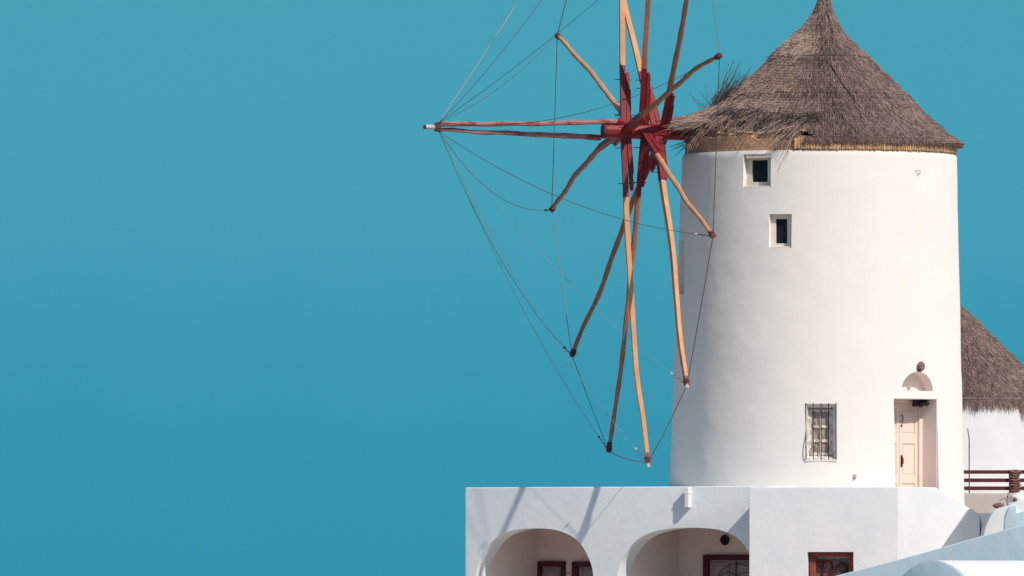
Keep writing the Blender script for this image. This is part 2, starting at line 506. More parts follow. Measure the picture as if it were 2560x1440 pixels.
def build_roof(ml, root, torn=True, dens=1.0):
    mb = MB(); nt_, nz = 140, 120
    V = []; F = []
    for j in range(nz + 1):
        for i in range(nt_):
            th = -math.pi + 2 * math.pi * i / nt_
            t = j / nz * (eave_cut(math.degrees(th), torn) - .012)
            V.append(roof_point(ml, t, th, -2.5))
    for j in range(nz):
        for i in range(nt_):
            F.append((j * nt_ + i, j * nt_ + (i + 1) % nt_, (j + 1) * nt_ + (i + 1) % nt_, (j + 1) * nt_ + i))
    mb.add(V, F)
    # underside, 22 cm up inside the eave
    b = len(mb.v)
    for i in range(nt_):
        th = -math.pi + 2 * math.pi * i / nt_
        r, py = roof_rz(.86, th)
        mb.v.append(tuple(ml.pt(r - 14, th, py + 16, roof_axis(py))))
    for i in range(nt_):
        mb.f.append((b + i, nz * nt_ + i, nz * nt_ + (i + 1) % nt_, b + (i + 1) % nt_))
    roof = mb.build('thatched_roof', M['thatch'], root, smooth=True, sharp=60)
    accs = {k: {'v': [], 'n': 0} for k in ('straw', 'strawlight', 'strawdark')}
    P = {k: ([], [], []) for k in accs}
    nrow = int(58 * dens)
    for row in range(nrow):
        t = .03 + (row + .5) / nrow * .97
        r, _ = roof_rz(t, 0)
        cnt = int(max(26, 2 * math.pi * r / .95) * dens)
        for c in range(cnt):
            th = -math.pi + 2 * math.pi * (c + random.random()) / cnt
            if abs(math.degrees(th)) > 118: continue          # the far side keeps its underlay
            tt = t + random.gauss(0, .0018)
            ec = eave_cut(math.degrees(th), torn)
            if tt > ec - .004: continue
            L = .030 * random.uniform(.8, 1.4)
            t1 = min(tt + .006, ec + random.uniform(-.004, .006)); t0 = max(.004, t1 - L)
            dth = random.gauss(0, .0040) + .004
            dth *= 120 / max(60, r)
            lift = random.uniform(1.0, 2.9)
            if random.random() < .03: lift += random.uniform(1, 4)
            a = roof_point(ml, t0, th + dth, .1); b_ = roof_point(ml, min(t1, 1), th, lift)
            _, py = roof_rz(tt, th); thd = math.degrees(th)
            key = 'straw'
            nz_ = noise.noise(Vector((th * 4, py / 26.0, 5)))
            x = r * math.sin(th)
            if 92 < py < 152 and -105 < x < -12 and nz_ > -.35 and torn: key = 'strawlight' if random.random() < .8 else 'straw'
            elif 262 < py < 292 and x < 10 and random.random() < .35: key = 'strawlight'
            elif random.random() < .10 + max(0, nz_) * .35: key = 'strawlight'
            elif random.random() < .09 + max(0, -nz_) * .3: key = 'strawdark'
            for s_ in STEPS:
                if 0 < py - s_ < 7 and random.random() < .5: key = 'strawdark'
            P[key][0].append(a); P[key][1].append(b_); P[key][2].append(random.uniform(.6, 1.35))
    for k in accs:
        straws(accs[k], np.array(P[k][0]), np.array(P[k][1]), np.array(P[k][2]), .0060 * ml.k * (1 / max(dens, .7)))
    for k, nm in (('straw', 'straw'), ('strawlight', 'pale_straw'), ('strawdark', 'dark_straw')):
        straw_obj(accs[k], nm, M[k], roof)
    return roof

# ------------------------------------------------------------------ first windmill
ML = Mill(0.0, 2048.0, 1.0, 380.0, 380.0)
BASE = ML.pt(0, 0, 1300)
mill = thing('windmill', BASE, 'large white round windmill with a shaggy brown thatched cone and long bare orange sail poles', 'windmill')

tower = tower_mesh(ML, 387, 1300).build('tower_wall', M['wash'], mill, smooth=True)
def project(p):
    k = D * PPM / (p.y + D)
    return 1280 + p.x * k, 1450 - (p.z - EYE) * k
def tsurf(px, py):
    th, q = math.asin(max(-.99, min(.99, (px - ML.axis(py)) / ML.R(py)))), py
    for _ in range(12):
        x, y = project(ML.pt(ML.R(q), th, q))
        th += (px - x) / (ML.R(q) * max(.2, math.cos(th))); q += py - y
    return th, q
def tframe(px, py):
    th, q = tsurf(px, py)
    return Fr(ML.pt(ML.R(q), th, q), Vector((math.sin(th), -math.cos(th), 0))), th
def chord(pl, pr, py):
    a, q = tsurf(pl, py); b, q2 = tsurf(pr, py); th = (a + b) / 2
    A_, B_ = ML.pt(ML.R(q), a, q), ML.pt(ML.R(q2), b, q2)
    return Fr((A_ + B_) / 2, Vector((math.sin(th), -math.cos(th), 0))), (A_ - B_).length
F1, wd1 = chord(1858, 1927, 425.5)
F2, wd2 = chord(1923, 1979, 577.5)
F3o = Fr(ML.pt(ML.R(670), rad(-79), 670), Vector((math.sin(rad(-79)), -math.cos(rad(-79)), 0)))
F4, wd4 = chord(2014, 2091.5, 1079)
F5, dW = chord(2236, 2345, 1110)
F6, wd6 = chord(2254, 2332, 977)
px_ = 1 / PPM
def boxcut(F, w, h, d, v0=None):
    m = MB(); v0 = -h / 2 if v0 is None else v0
    m.box(F, -w / 2, w / 2, v0, v0 + h, -d, .6); return m
def splay(F, w0, h0a, h0b, w1, h1a, h1b, d):
    m = MB(); e = .5
    k = e / d
    def ring(w, a, b, n): return [F.p(-w / 2, a, n), F.p(w / 2, a, n), F.p(w / 2, b, n), F.p(-w / 2, b, n)]
    A = ring(w0, h0a, h0b, .05); B = ring(w1, h1a, h1b, -d)
    m.add(A + B, [(0, 1, 2, 3), (7, 6, 5, 4), (0, 4, 5, 1), (1, 5, 6, 2), (2, 6, 7, 3), (3, 7, 4, 0)]); return m
arc = MB()
pts = [F6.p(.49 * math.cos(a), .43 * math.sin(a), .5) for a in [math.pi * i / 24 for i in range(25)]]
arc.prism(pts, -F6.n * .85)
ht1 = (468 - 386) * px_
ht2 = 84 * px_
cut(tower, [boxcut(F1, wd1, ht1, .32, v0=-(468 - 425.5) * px_), boxcut(F2, wd2, ht2, .30),
            boxcut(F3o, .78, 136 * px_, .14),
            splay(F4, 77 * px_, -71 * px_, 71 * px_, 56 * px_, -57 * px_, 56 * px_, .33),
            boxcut(F5, dW, (1290 - 998) * px_, .60, v0=-(1290 - 1110) * px_), arc])

def small_window(F, w, h, v0, d, fw, mirror=0):
    """deep set cream frame with one dark pane"""
    fr = 1.2
    m = MB()
    m.box(F, -w / 2 + .002, -w / 2 + fw, v0, v0 + h, -d, -d + .07, .006)
    m.box(F, w / 2 - fw * fr, w / 2 - .002, v0, v0 + h, -d, -d + .07, .006)
    m.box(F, -w / 2 + fw, w / 2 - fw * fr, v0 + h - fw * .9, v0 + h, -d, -d + .068, .006)
    m.box(F, -w / 2 + fw, w / 2 - fw * fr, v0, v0 + fw * .9, -d, -d + .068, .006)
    o = m.build('window', M['cream'], mill)
    g = MB(); g.box(F, -w / 2 + fw - .01, w / 2 - fw * fr + .01, v0 + fw * .8, v0 + h - fw * .8, -d + .003, -d + .03)
    g.build('pane', M['glass'], o)
    s = MB(); s.box(F, -w / 2 + .01, w / 2 - .01, v0 + .001, v0 + .035, -d + .072, -.01, .008)
    s.build('sill', M['cream'], o)
    return o
w1 = small_window(F1, wd1, ht1, -(468 - 425.5) * px_, .24, .14)
w2 = small_window(F2, wd2, ht2, -ht2 / 2, .20, .118)
lin_ = MB(); lin_.box(F1, -wd1 / 2 + .06, wd1 / 2, ht1 - (468 - 425.5) * px_ - .09, ht1 - (468 - 425.5) * px_ - .003, -.12, -.015, .01)
lin_.build('lintel', M['cream'], w1)

# grated window
m = MB(); W4 = 56 * px_; d4 = .31
for (a, b) in ((-W4 / 2 - .02, -W4 / 2 + .07), (W4 / 2 - .07, W4 / 2 + .02)):
    m.box(F4, a, b, -57 * px_, 56 * px_, -d4, -d4 + .06, .006)
for v in (53, 13, -22, -54):
    m.box(F4, -W4 / 2 + .07, W4 / 2 - .07, (v - 4) * px_, (v + 3) * px_, -d4, -d4 + .055, .006)
m.box(F4, -.018, .018, -50 * px_, 48 * px_, -d4, -d4 + .05, .004)
gw = m.build('window', M['cream'], mill); gw['label'] = 'barred window with cream glazing rails deep in the wall'
for k, (a, b) in enumerate(((-50, -26), (-19, 9), (16, 47))):
    for (ua, ub) in ((-W4 / 2 + .06, -.015), (.015, W4 / 2 - .06)):
        g = MB(); g.box(F4, ua, ub, a * px_, b * px_, -d4 + .004, -d4 + .02); g.build('pane', M['palepane'], gw)
s = MB(); s.box(F4, -40 * px_, 39 * px_, -73.5 * px_, -69.5 * px_, -.14, .05, .006); s.build('sill', M['cream'], gw)
def belly(v):
    t = (71 * px_ - v) / (142 * px_)
    b = -.008
    if t > .45: b += .10 * (0.5 - .5 * math.cos(math.pi * min(1, (t - .45) / .35)))
    if t > .93: b -= .10 * ((t - .93) / .07)
    return b
for ux in (-37.5, -19.5, 0, 18.5, 37):
    m = MB(); m.tube([F4.p(ux * px_, (70 - 141 * i / 24) * px_, belly((70 - 141 * i / 24) * px_)) for i in range(25)], .012, 5)
    m.build('iron_bar', M['iron'], gw)
def curl(cu, cv, r, s0, sx, sy, tail):
    P = []
    for i in range(20):
        a = s0 + i / 19 * math.pi * 2.1
        q = r * (1 - .78 * i / 19)
        P.append((cu + sx * q * math.cos(a), cv + sy * q * math.sin(a)))
    P = [tail, ((tail[0] + P[0][0]) / 2 + sx * 1.5, (tail[1] + P[0][1]) / 2)] + P
    m = MB(); m.tube([F4.p(u * px_, v * px_, belly(v * px_) + .004) for u, v in P], .0036, 4)
    m.build('iron_scroll', M['iron'], gw)
for (vc, up) in ((50, 1), (5, -1), (-35, 1)):
    for ub in (-19.5, 18.5):
        for sx in (-1, 1):
            curl(ub + sx * 10.5, vc + 7 * up, 6.5, math.pi * .6, sx, up, (ub, vc - 9 * up))
            curl(ub + sx * 7, vc - 10 * up, 5, math.pi * .6, sx, -up, (ub, vc + 2 * up))
for ub in (0,):
    for sx in (-1, 1):
        curl(sx * 8, -14 + 0, 5.5, math.pi * .6, sx, -1, (0, -4)); curl(sx * 8, 58, 5.5, math.pi * .6, sx, 1, (0, 47)); curl(sx * 8, -58, 5, math.pi * .6, sx, 1, (0, -45))
for ux in (-29, -10, 9, 28):
    curl(ux + 4, -52, 4.5, math.pi * .7, 1, 1, (ux, -70))

# doorway
dT = (1110 - 998) * px_; dB = -(1290 - 1110) * px_; dd = .58
m = MB()
m.box(F5, -dW / 2 + .003, -dW / 2 + .11, dB, dT - .003, -dd - .015, -dd + .09, .01)
m.box(F5, dW / 2 - .11, dW / 2 - .003, dB, dT - .003, -dd - .015, -dd + .09, .01)
m.box(F5, -dW / 2 + .11, dW / 2 - .11, dT - .10, dT - .003, -dd - .015, -dd + .088, .01)
door = m.build('door', M['peach'], mill); door['label'] = 'cream double door set deep in the round wall'
def leaf(u0, u1):
    m = MB(); n0, n1 = -dd - .01, -dd + .035
    vt = dT - .105
    rows = [(vt, vt - .12), (vt - .68, vt - .90), (vt - 1.62, vt - 1.80), (dB + .25, dB)]
    m.box(F5, u0, u0 + .09, dB, vt, n0, n1, .006); m.box(F5, u1 - .09, u1, dB, vt, n0, n1, .006)
    for a, b in rows: m.box(F5, u0 + .09, u1 - .09, b, a, n0, n1 - .001, .006)
    o = m.build('door_leaf', M['peach'], door)
    for i in range(3):
        top, bot = rows[i][1], rows[i + 1][0]
        m = MB(); m.box(F5, u0 + .09, u1 - .09, bot, top, n0, n0 + .02)
        m.box(F5, u0 + .12, u1 - .12, bot + .04, top - .04, n0 + .019, n0 + .032, .005)
        m.build('door_panel', M['peach'], door)
leaf(-dW / 2 + .112, -.004); leaf(.004, dW / 2 - .112)
m = MB(); nn = -dd + .035
m.tube([F5.p(.05, (1110 - 1038) * px_, nn), F5.p(.05, (1110 - 1040) * px_, nn + .06), F5.p(.05, (1110 - 1053) * px_, nn + .06), F5.p(.05, (1110 - 1055) * px_, nn)], .012, 6)
m.box(F5, .035, .065, (1110 - 1067) * px_, (1110 - 1061) * px_, nn, nn + .02)
m.build('door_handle', M['iron'], door, smooth=True)
m = MB(); m.box(F5, .03, .075, (1110 - 1166) * px_, (1110 - 1137) * px_, nn, nn + .03, .008); m.tube([F5.p(.06, (1110 - 1160) * px_, nn), F5.p(.06, (1110 - 1157) * px_, nn + .06), F5.p(.06, (1110 - 1146) * px_, nn + .06), F5.p(.06, (1110 - 1142) * px_, nn)], .014, 6)
m.build('door_handle', M['darkred'], door)
# lining of doorway and niche, warm bounce light put into its peach colour
m = MB()
m.box(F5, dW / 2 - .012, dW / 2 - .001, dB, dT - .002, -dd + .09, -.035)
m.box(F5, -dW / 2 + .001, -dW / 2 + .012, dB, dT - .002, -dd + .09, -.035)
m.box(F5, -dW / 2 + .012, dW / 2 - .012, dT - .012, dT - .001, -dd + .09, -.035)
m.build('doorway_reveal', M['bouncetint'], mill)
m = MB(); N_ = 24
ring = lambda k, n: [F6.p((.49 - k) * math.cos(math.pi * i / N_), .43 * math.sin(math.pi * i / N_) - (k if 0 < i < N_ else 0) + .004, n) for i in range(N_ + 1)]
A, B, Cc = ring(.004, -.03), ring(.004, -.30), None
fs = [(i, i + 1, N_ + 2 + i, N_ + 1 + i) for i in range(N_)]
m.add(A + B, fs)
b0 = len(m.v); m.add([F6.p(0, .02, -.345)] + B, [(0, i + 1, i + 2) for i in range(N_)])
m.build('niche_lining', M['bouncetint'], mill, smooth=True, sharp=50)

# mud band, reeds
def roof_py_at(r, th):
    best = 364
    for t in np.linspace(.5, 1, 60):
        rr_, py_ = roof_rz(t, th)
        if rr_ >= r: best = py_; break
    return best
def ring_band(r0, r1, pa0, pb, t0, t1, n=90, jag=0.0):
    m = MB(); V = []
    for i in range(n + 1):
        th = t0 + (t1 - t0) * i / n
        pa = max(pa0, roof_py_at(r1 + 6, th) + 9)
        j1 = jag * noise.noise(Vector((th * 9, 1, 2))) + jag * .5 * noise.noise(Vector((th * 31, 1, 2)))
        rr = 1.2 * noise.noise(Vector((th * 6, 4, 4)))
        V += [ML.pt(r1 + rr, th, pb + jag * .12 * noise.noise(Vector((th * 20, 3, 3)))), ML.pt(r1 + rr, th, pa + j1), ML.pt(r0, th, pa + j1), ML.pt(r0, th, pb)]
    F = []
    for i in range(n):
        for k in range(4):
            F.append((i * 4 + k, (i + 1) * 4 + k, (i + 1) * 4 + (k + 1) % 4, i * 4 + (k + 1) % 4))
    F += [(0, 1, 2, 3), (n * 4 + 3, n * 4 + 2, n * 4 + 1, n * 4)]
    m.add(V, F)
    return m
ring_band(300, 333.5, 350, 389, rad(-89), rad(-8), 110, 7).build('mud_band', M['mud'], mill, smooth=True)
ring_band(292, 318, 300, 380, rad(-94), rad(14), 110, 0).build('inner_wall', M['mudlight'], mill, smooth=True)
ring_band(300, 334, 300, 390, rad(-96), rad(-66), 30, 5).build('corner_block', M['mud'], mill, smooth=True)
ring_band(300, 338.0, 366, 389, rad(-10), rad(264), 150, 2).build('reed_band', M['mudlight'], mill, smooth=True)
ring_band(300, 334.5, 300, 352, rad(-70), rad(-62.5), 12, 3).build('plaster_post', M['mudlight'], mill, smooth=True)
# small pieces bedded in the band
for k in range(11):
    th = rad(random.uniform(-55, -8)); py = random.uniform(338, 350)
    m = MB(); m.sphere(ML.pt(random.uniform(316, 324), th, py), (random.uniform(.05, .10), .05, random.uniform(.02, .04)), 7, 5, jitter=.9)
    m.build('stone', M['mudlight' if k % 3 else 'beige'], mill, smooth=True)

acc = {'v': [], 'n': 0}; A, B, W = [], [], []
for k in range(1900):
    th = rad(random.uniform(-12, 112)); r = random.uniform(340, 344)
    y1 = 385 + random.gauss(0, 1.2); dth = random.gauss(0, .004)
    A.append(ML.pt(r - 3, th + dth, 358)); B.append(ML.pt(r + 1.5, th, y1)); W.append(random.uniform(.7, 1.5))
straws(acc, np.array(A), np.array(B), np.array(W), .010)
straw_obj(acc, 'reed_fringe', M['reed'], mill)
roof = build_roof(ML, mill)

# loose straw over the torn side
def loose(n, th0, th1, f, name, m, r=.007):
    acc = {'v': [], 'n': 0}; A, B, W = [], [], []
    for k in range(n):
        a, b, w = f(random.uniform(th0, th1))
        A.append(a); B.append(b); W.append(w)
    straws(acc, np.array(A), np.array(B), np.array(W), r)
    return straw_obj(acc, name, m, roof)
def clump(th):
    return noise.noise(Vector((th * 11.0, 8, 8)))
def hang(th):
    for _ in range(6):
        if clump(th) > -.10 or random.random() < .2: break
        th = rad(random.uniform(-70, -8))
    c = clump(th)
    t = eave_cut(math.degrees(th), True) - random.uniform(-.01, .06)
    a = roof_point(ML, t, th, random.uniform(0, 3))
    L = random.uniform(.22, .55) + max(0, c) * .9
    if -34 < math.degrees(th) < -14: L = min(L, .42)
    d = Vector((-.50 + random.gauss(0, .19), -.25 + random.gauss(0, .2), -.78 + random.gauss(0, .2))).normalized()
    return a, a + d * L, random.uniform(.6, 1.3)
loose(950, rad(-70), rad(-8), hang, 'hanging_straw', M['straw'])
def hang2(th):
    a, b, w = hang(th)
    return a, a + (b - a) * 1.15, w
loose(560, rad(-68), rad(-10), hang2, 'hanging_pale_straw', M['strawlight'])
def hang3(th):
    t = random.uniform(.80, .865)
    a = roof_point(ML, min(t, .99), th, random.uniform(2, 6))
    d = Vector((random.gauss(-.2, .6), random.gauss(-.4, .3), random.gauss(-.35, .45))).normalized()
    return a, a + d * random.uniform(.12, .4), random.uniform(.7, 1.6)
loose(330, rad(-62), rad(-2), hang3, 'tangled_dark_straw', M['strawdark'])
def eaveL(th):
    a = roof_point(ML, random.uniform(.90, .965), th, random.uniform(-3, 2))
    d = Vector((math.sin(th) * 1 + random.gauss(-.1, .12), -math.cos(th) * .8 + random.gauss(0, .1), -.30 + random.gauss(0, .09))).normalized()
    return a, a + d * random.uniform(.25, .62), random.uniform(.6, 1.3)
loose(1300, rad(-112), rad(-58), eaveL, 'eave_straw', M['straw'])
loose(420, rad(-108), rad(-60), eaveL, 'eave_pale_straw', M['strawlight'])
def fringeR(th):
    a = roof_point(ML, random.uniform(.955, .99), th, random.uniform(-1.5, 1.5))
    d = Vector((math.sin(th) * .35, -math.cos(th) * .35, -.9 + random.gauss(0, .1))).normalized()
    return a, a + d * random.uniform(.05, .11), random.uniform(.6, 1.2)
loose(2600, rad(-8), rad(115), fringeR, 'eave_fringe', M['straw'])
def tuft(th):
    p = at(random.gauss(1800, 14), random.gauss(260, 8), -.4 + random.gauss(0, .2))
    a = rad(random.gauss(42, 13))
    L = random.uniform(.3, 1.15) * (1 if random.random() < .6 else .5)
    return p, p + Vector((math.cos(a) * L * .75, random.gauss(0, .1), math.sin(a) * L)), random.uniform(.5, 1.1)
loose(140, 0, 1, tuft, 'twig_tuft', M['strawdark'], .008)
def tuft2(th):
    p = at(random.gauss(1772, 10), random.gauss(268, 5), -.2)
    a = rad(random.gauss(125, 22)); L = random.uniform(.12, .5)
    return p, p + Vector((math.cos(a) * L, random.gauss(0, .1), math.sin(a) * L)), random.uniform(.3, .8)
loose(26, 0, 1, tuft2, 'twig_tuft', M['strawdark'], .006)
def under(th):
    p = at(random.gauss(1716, 5), random.gauss(360, 12), -.3)
    a = rad(random.gauss(208, 16)); L = random.uniform(.15, .42)
    return p, p + Vector((math.cos(a) * L, random.gauss(0, .1), math.sin(a) * L)), random.uniform(.3, 1.2)
loose(16, 0, 1, under, 'dark_twig', M['strawdark'], .008)
# straight twisted seam down the thatch
P = [roof_point(ML, t, rad(th), 3.5) for t, th in zip(np.linspace(.50, .74, 8), np.linspace(8, 20, 8))]
m = MB(); m.tube(P, [.006, .012, .016, .016, .018, .016, .012, .006], 6); m.build('seam_rope', M['strawdark'], roof)

# ------------------------------------------------------------------ shaft, bowsprit, spars, wires
AX = Vector((-.970, -.245, 0)).normalized()       # shaft, pointing left and a little to the camera
S0 = at(2046, 337, 0)
def shaft_at(px):
    k = (px - 2046) / PPM / AX.x
    return S0 + AX * k + Vector((0, 0, (2046 - px) / PPM * .008))
m = MB(); m.tube([shaft_at(p) for p in (1990, 1700, 1600, 1508)], [.19, .185, .175, .165], 10)
shaft = m.build('windshaft', M['red'], mill, smooth=True, sharp=25)
m = MB(); m.tube([shaft_at(1512), shaft_at(1505)], [.172, .172], 16); m.build('shaft_band', M['tar'], shaft, smooth=True, sharp=40)
m = MB(); m.tube([shaft_at(1727), shaft_at(1715)], [.26, .26], 10); m.build('bearing_collar', M['tar'], shaft)

def wobble_line(a, b, n, amp, seed, bow=0.0):
    P = []; d = (b - a)
    side = d.cross(Vector((0, 1, 0))).normalized() if abs(d.normalized().y) < .9 else Vector((1, 0, 0))
    sid2 = d.normalized().cross(side)
    for i in range(n + 1):
        t = i / n
        env = min(1, t * 5) * min(1, (1 - t) * 5 + .3)
        P.append(a + d * t + side * (amp * env * noise.noise(Vector((t * 5, seed, 1))) + bow * math.sin(math.pi * t)) + sid2 * amp * .7 * env * noise.noise(Vector((t * 5, seed, 9))))
    return P
tipb = shaft_at(1088) + Vector((0, 0, .02))
upper = wobble_line(shaft_at(1553) + Vector((0, -.05, .215)), tipb + Vector((0, 0, .06)), 18, .05, 3.3)
lower = wobble_line(shaft_at(1500) + Vector((0, .33, -.14)), tipb + Vector((0, .05, -.06)), 18, .05, 8.1)
m = MB(); m.tube(upper, [.058 + .006 * math.sin(i * 1.7) for i in range(19)], 8); bow = m.build('bowsprit_pole', M['peel'], mill, smooth=True)
m = MB(); m.tube(lower, [.070 - .0016 * i + .005 * math.sin(i * 2.1) for i in range(19)], 8)
bow2 = m.build('bowsprit_pole', M['peel'], mill, smooth=True)
m = MB(); m.tube([shaft_at(1560) + Vector((0, -.06, .16)), shaft_at(1542) + Vector((0, -.06, .24))], .085, 6); m.build('clamp', M['red'], bow)
m = MB(); m.tube([tipb + Vector((.06, 0, -.01)), shaft_at(1066) + Vector((0, 0, .02))], [.055, .05], 10); m.build('pole_cap', M['white'], bow, smooth=True, sharp=40)
m = MB(); m.tube([shaft_at(1066.5) + Vector((0, 0, .02)), shaft_at(1061) + Vector((0, 0, .02))], [.052, .045], 10); m.build('pole_end', M['tar'], bow)
m = MB()
for k in range(4):
    p = tipb + Vector((.04 + k * .035, 0, 0)); ringp = [p + Vector((.01 * math.sin(3 * a), .10 * math.cos(a), .11 * math.sin(a))) for a in np.linspace(0, 2 * math.pi, 15)]
    m.tube(ringp, .012, 4, caps=False)
m.build('rope_binding', M['wire'], bow)

C = shaft_at(1588)
TIPS = {  # tip pixel, root pixel along the shaft, kind
    'a': ((1393, 88), 1590, 'o'), 'b': ((1799, 138), 1556, 'b'), 'c': ((1380, 523), 1553, 'b'), 'd': ((1782, 590), 1603, 'o'),
    'e': ((1430, 888), 1655, 'b'), 'f': ((1717, 962), 1637, 's'), 'g': ((1522, 1128), 1608, 'b2'), 'h': ((1620, 1156), 1556, 's'),
    'i': ((1758, -235), 1652, 'b'), 'j': ((1487, -300), 1637, 's'), 'k': ((1648, -470), 1600, 'sb'), 'l': ((1550, -490), 1557, 's')}
ENDS = {}
WAY = {'a': [(.3, 3, 0), (.6, 9, 0), (.8, 3, 0)], 'b': [(.4, 0, -4), (.7, 0, -14), (.85, 0, -9)], 'c': [(.2, -18, 0), (.45, -19, 0), (.78, -6, 0)],
       'd': [(.3, -4, 0), (.5, -3, 0), (.65, -6, 0)], 'g': [(.4, 5, 0), (.68, 10, 0)], 'h': [(.25, -6, 0), (.5, -11, 0), (.75, -12, 0), (.85, -5, 0)],
       'f': [(.3, 4, 0), (.5, 5, 0), (.85, -3, 0)], 'e': [(.4, -3, 0), (.7, 4, 0)], 'i': [(.5, 3, 0)]}
side_ax = AX.copy()
for idx, (key, (tp, rp, kind)) in enumerate(TIPS.items()):
    tip = on_plane(tp[0], tp[1], C, AX)
    root_ = shaft_at(rp)
    d = (tip - root_); Ltot = d.length; dn = d.normalized()
    square = kind in ('s', 'sb')
    pm = M['orange'] if kind in ('o', 's') else M['brownpole']
    t_red = 1.55 / Ltot
    bow_amt = {'b': .0, 'o': .0}.get(kind, 0)
    bows = {'a': .10, 'b': -.28, 'c': -.16, 'd': .10, 'e': .16, 'f': .10, 'g': .14, 'h': .12}.get(key, .05)
    P = wobble_line(root_, tip, 30, .020 if square else .05, idx * 3.7 + 1.1, 0)
    wp = WAY.get(key, [])
    if wp:
        T_ = [0] + [w_[0] for w_ in wp] + [1]
        for i, p in enumerate(P):
            dx = np.interp(i / 30, T_, [0] + [w_[1] for w_ in wp] + [0]); dz = np.interp(i / 30, T_, [0] + [w_[2] for w_ in wp] + [0])
            P[i] = p + AX * (dx / PPM / AX.x) - Vector((0, 0, dz / PPM))
        for q in range(2):
            P = [P[0]] + [(P[i - 1] + P[i] * 2 + P[i + 1]) / 4 for i in range(1, 30)] + [P[30]]
    i0 = max(2, int(round(t_red * 30)))
    r0, r1 = (.064, .046) if square else (.070, .047)
    def rad_at(i): return r0 + (r1 - r0) * i / 30 + (0 if square else .006 * math.sin(i * 1.9 + idx))
    m = MB()
    m.tube([P[i0] - (P[i0] - P[i0 - 1]).normalized() * .01] + P[i0 + 1:], [rad_at(i) for i in range(i0, 31)], 8 if not square else 8, square=.85 if square else .25, roll=0 if square else .4)
    spar = m.build('sail_pole', pm, mill, smooth=True, sharp=30)
    # red painted root
    m = MB(); m.tube([root_ - dn * .16] + P[1:i0 + 1], [.060] + [.060] * (i0 - 1) + [.062], 8, square=.9)
    m.build('painted_root', M['red'], spar, smooth=True, sharp=30)
    # splint board bolted on the tower side
    sp = -AX
    sp = (sp - dn * sp.dot(dn)).normalized()
    th_ = dn.cross(sp).normalized()
    Ls = 1.38 if square else 1.30
    for (l0, l1, off, w, tk) in ((.0, Ls, .108, .042, .05), (.0, Ls * .72, .165, .016, .036)):
        prof = [(l0, -w), (l1 - .10, -w)] + [(l1 - .10 + .10 * math.sin(a), -w * math.cos(a)) for a in np.linspace(.3, math.pi - .3, 6)] + [(l1 - .10, w), (l0, w)]
        poly = [root_ + dn * a + sp * (off + b) - th_ * tk for a, b in prof]
        m = MB(); m.prism(poly, th_ * tk * 2, .008, 1)
        m.build('splint', M['red'], spar)
    for l in (.38, 1.2):
        c0 = root_ + dn * l
        m = MB(); m.tube([c0 - sp * .20, c0 + sp * .19], .010, 5); m.build('bolt', M['iron'], spar)
    # tip
    tm = M['redtip'] if kind in ('o', 's', 'sb') else M['tar']
    m = MB(); m.tube([P[-1] - dn * .22, P[-1] - dn * .02, P[-1] + dn * .02], [r1 * 1.22, r1 * 1.28, r1 * 1.05], 8, square=.3)
    m.build('pole_tip', tm, spar, smooth=True, sharp=40)
    if kind == 's':
        m = MB(); m.tube([P[-1], P[-1] + dn * .10], [r1 * .95, r1 * .9], 8); m.build('pole_cap', M['white'], spar)
    m = MB()
    for k in range(3):
        p = P[-1] - dn * (.04 + .035 * k)
        u_ = dn.cross(Vector((0, 1, 0))).normalized(); w_ = dn.cross(u_)
        m.tube([p + u_ * .066 * math.cos(a) + w_ * .066 * math.sin(a) + dn * .01 * math.sin(2 * a) for a in np.linspace(0, 2 * math.pi, 11)], .010, 4, caps=False)
    m.tube([P[-1] - dn * .05, P[-1] - dn * .03 + Vector((.07, -.02, -.02))], .02, 6)
    m.build('rope_binding', M['wire'], spar)
    ENDS[key] = P[-1]

def wire(a, b, sag, m_, r=.0085, n=22, name='rigging_wire', side=Vector((0, 0, 0))):
    P = [a + (b - a) * (i / n) + (Vector((0, 0, -sag)) + side) * 4 * (i / n) * (1 - i / n) for i in range(n + 1)]
    mb = MB(); mb.tube(P, r, 4); return mb.build(name, m_, mill)
order = ['a', 'c', 'e', 'g', 'h', 'f', 'd', 'b', 'i', 'k', 'l', 'j']
for i, k in enumerate(order):
    k2 = order[(i + 1) % 12]
    light = (k, k2) in (('c', 'e'), ('b', 'i'), ('a', 'c'))
    wire(ENDS[k], ENDS[k2], .06 if k not in 'ce' else .02, M['wirelight'] if (k, k2) in (('c', 'e'), ('b', 'i')) else M['wire'], .009)
BT = tipb + Vector((.08, 0, 0))
sagm = {'a': .22, 'b': .55, 'c': .55, 'd': .45, 'e': .55, 'f': .4, 'g': .45, 'h': .6, 'i': .18, 'j': .05, 'k': .5, 'l': .42}
for k in TIPS:
    up_ = k in 'abijkl'
    o_ = BT + Vector((.02, 0, .10 if up_ else -.10))
    m_ = M['wirelight'] if k in 'hfjl' else M['wire']
    wire(o_, ENDS[k], sagm[k], m_, {'f': .0038, 'h': .0055, 'j': .0045, 'l': .005}.get(k, .0066))
    # chain by the tip
    d = (ENDS[k] - o_).normalized()
    def onw(x_, a=o_, b=ENDS[k], sg=sagm[k]):
        t = 1 - x_ / (b - a).length
        return a + (b - a) * t - Vector((0, 0, sg)) * 4 * t * (1 - t)
    if k in 'cdefgh':
        mb = MB()
        for q in range(5):
            p = onw(.10 + .075 * q)
            mb.sphere(p + Vector((0, 0, .012 * (-1) ** q)), (.024, .014, .014), 6, 4)
        mb.build('chain', M['wire'], mill)
        mb = MB(); mb.sphere(onw(.52), (.035, .03, .028), 7, 5); mb.build('wire_clip', M['white' if k in 'dfh' else 'iron'], mill)
# second parallel stay in the photograph's upper left
wire(BT + Vector((.02, .05, .12)), ENDS['l'] + Vector((-.1, .3, 0)), .30, M['wirelight'], .004)

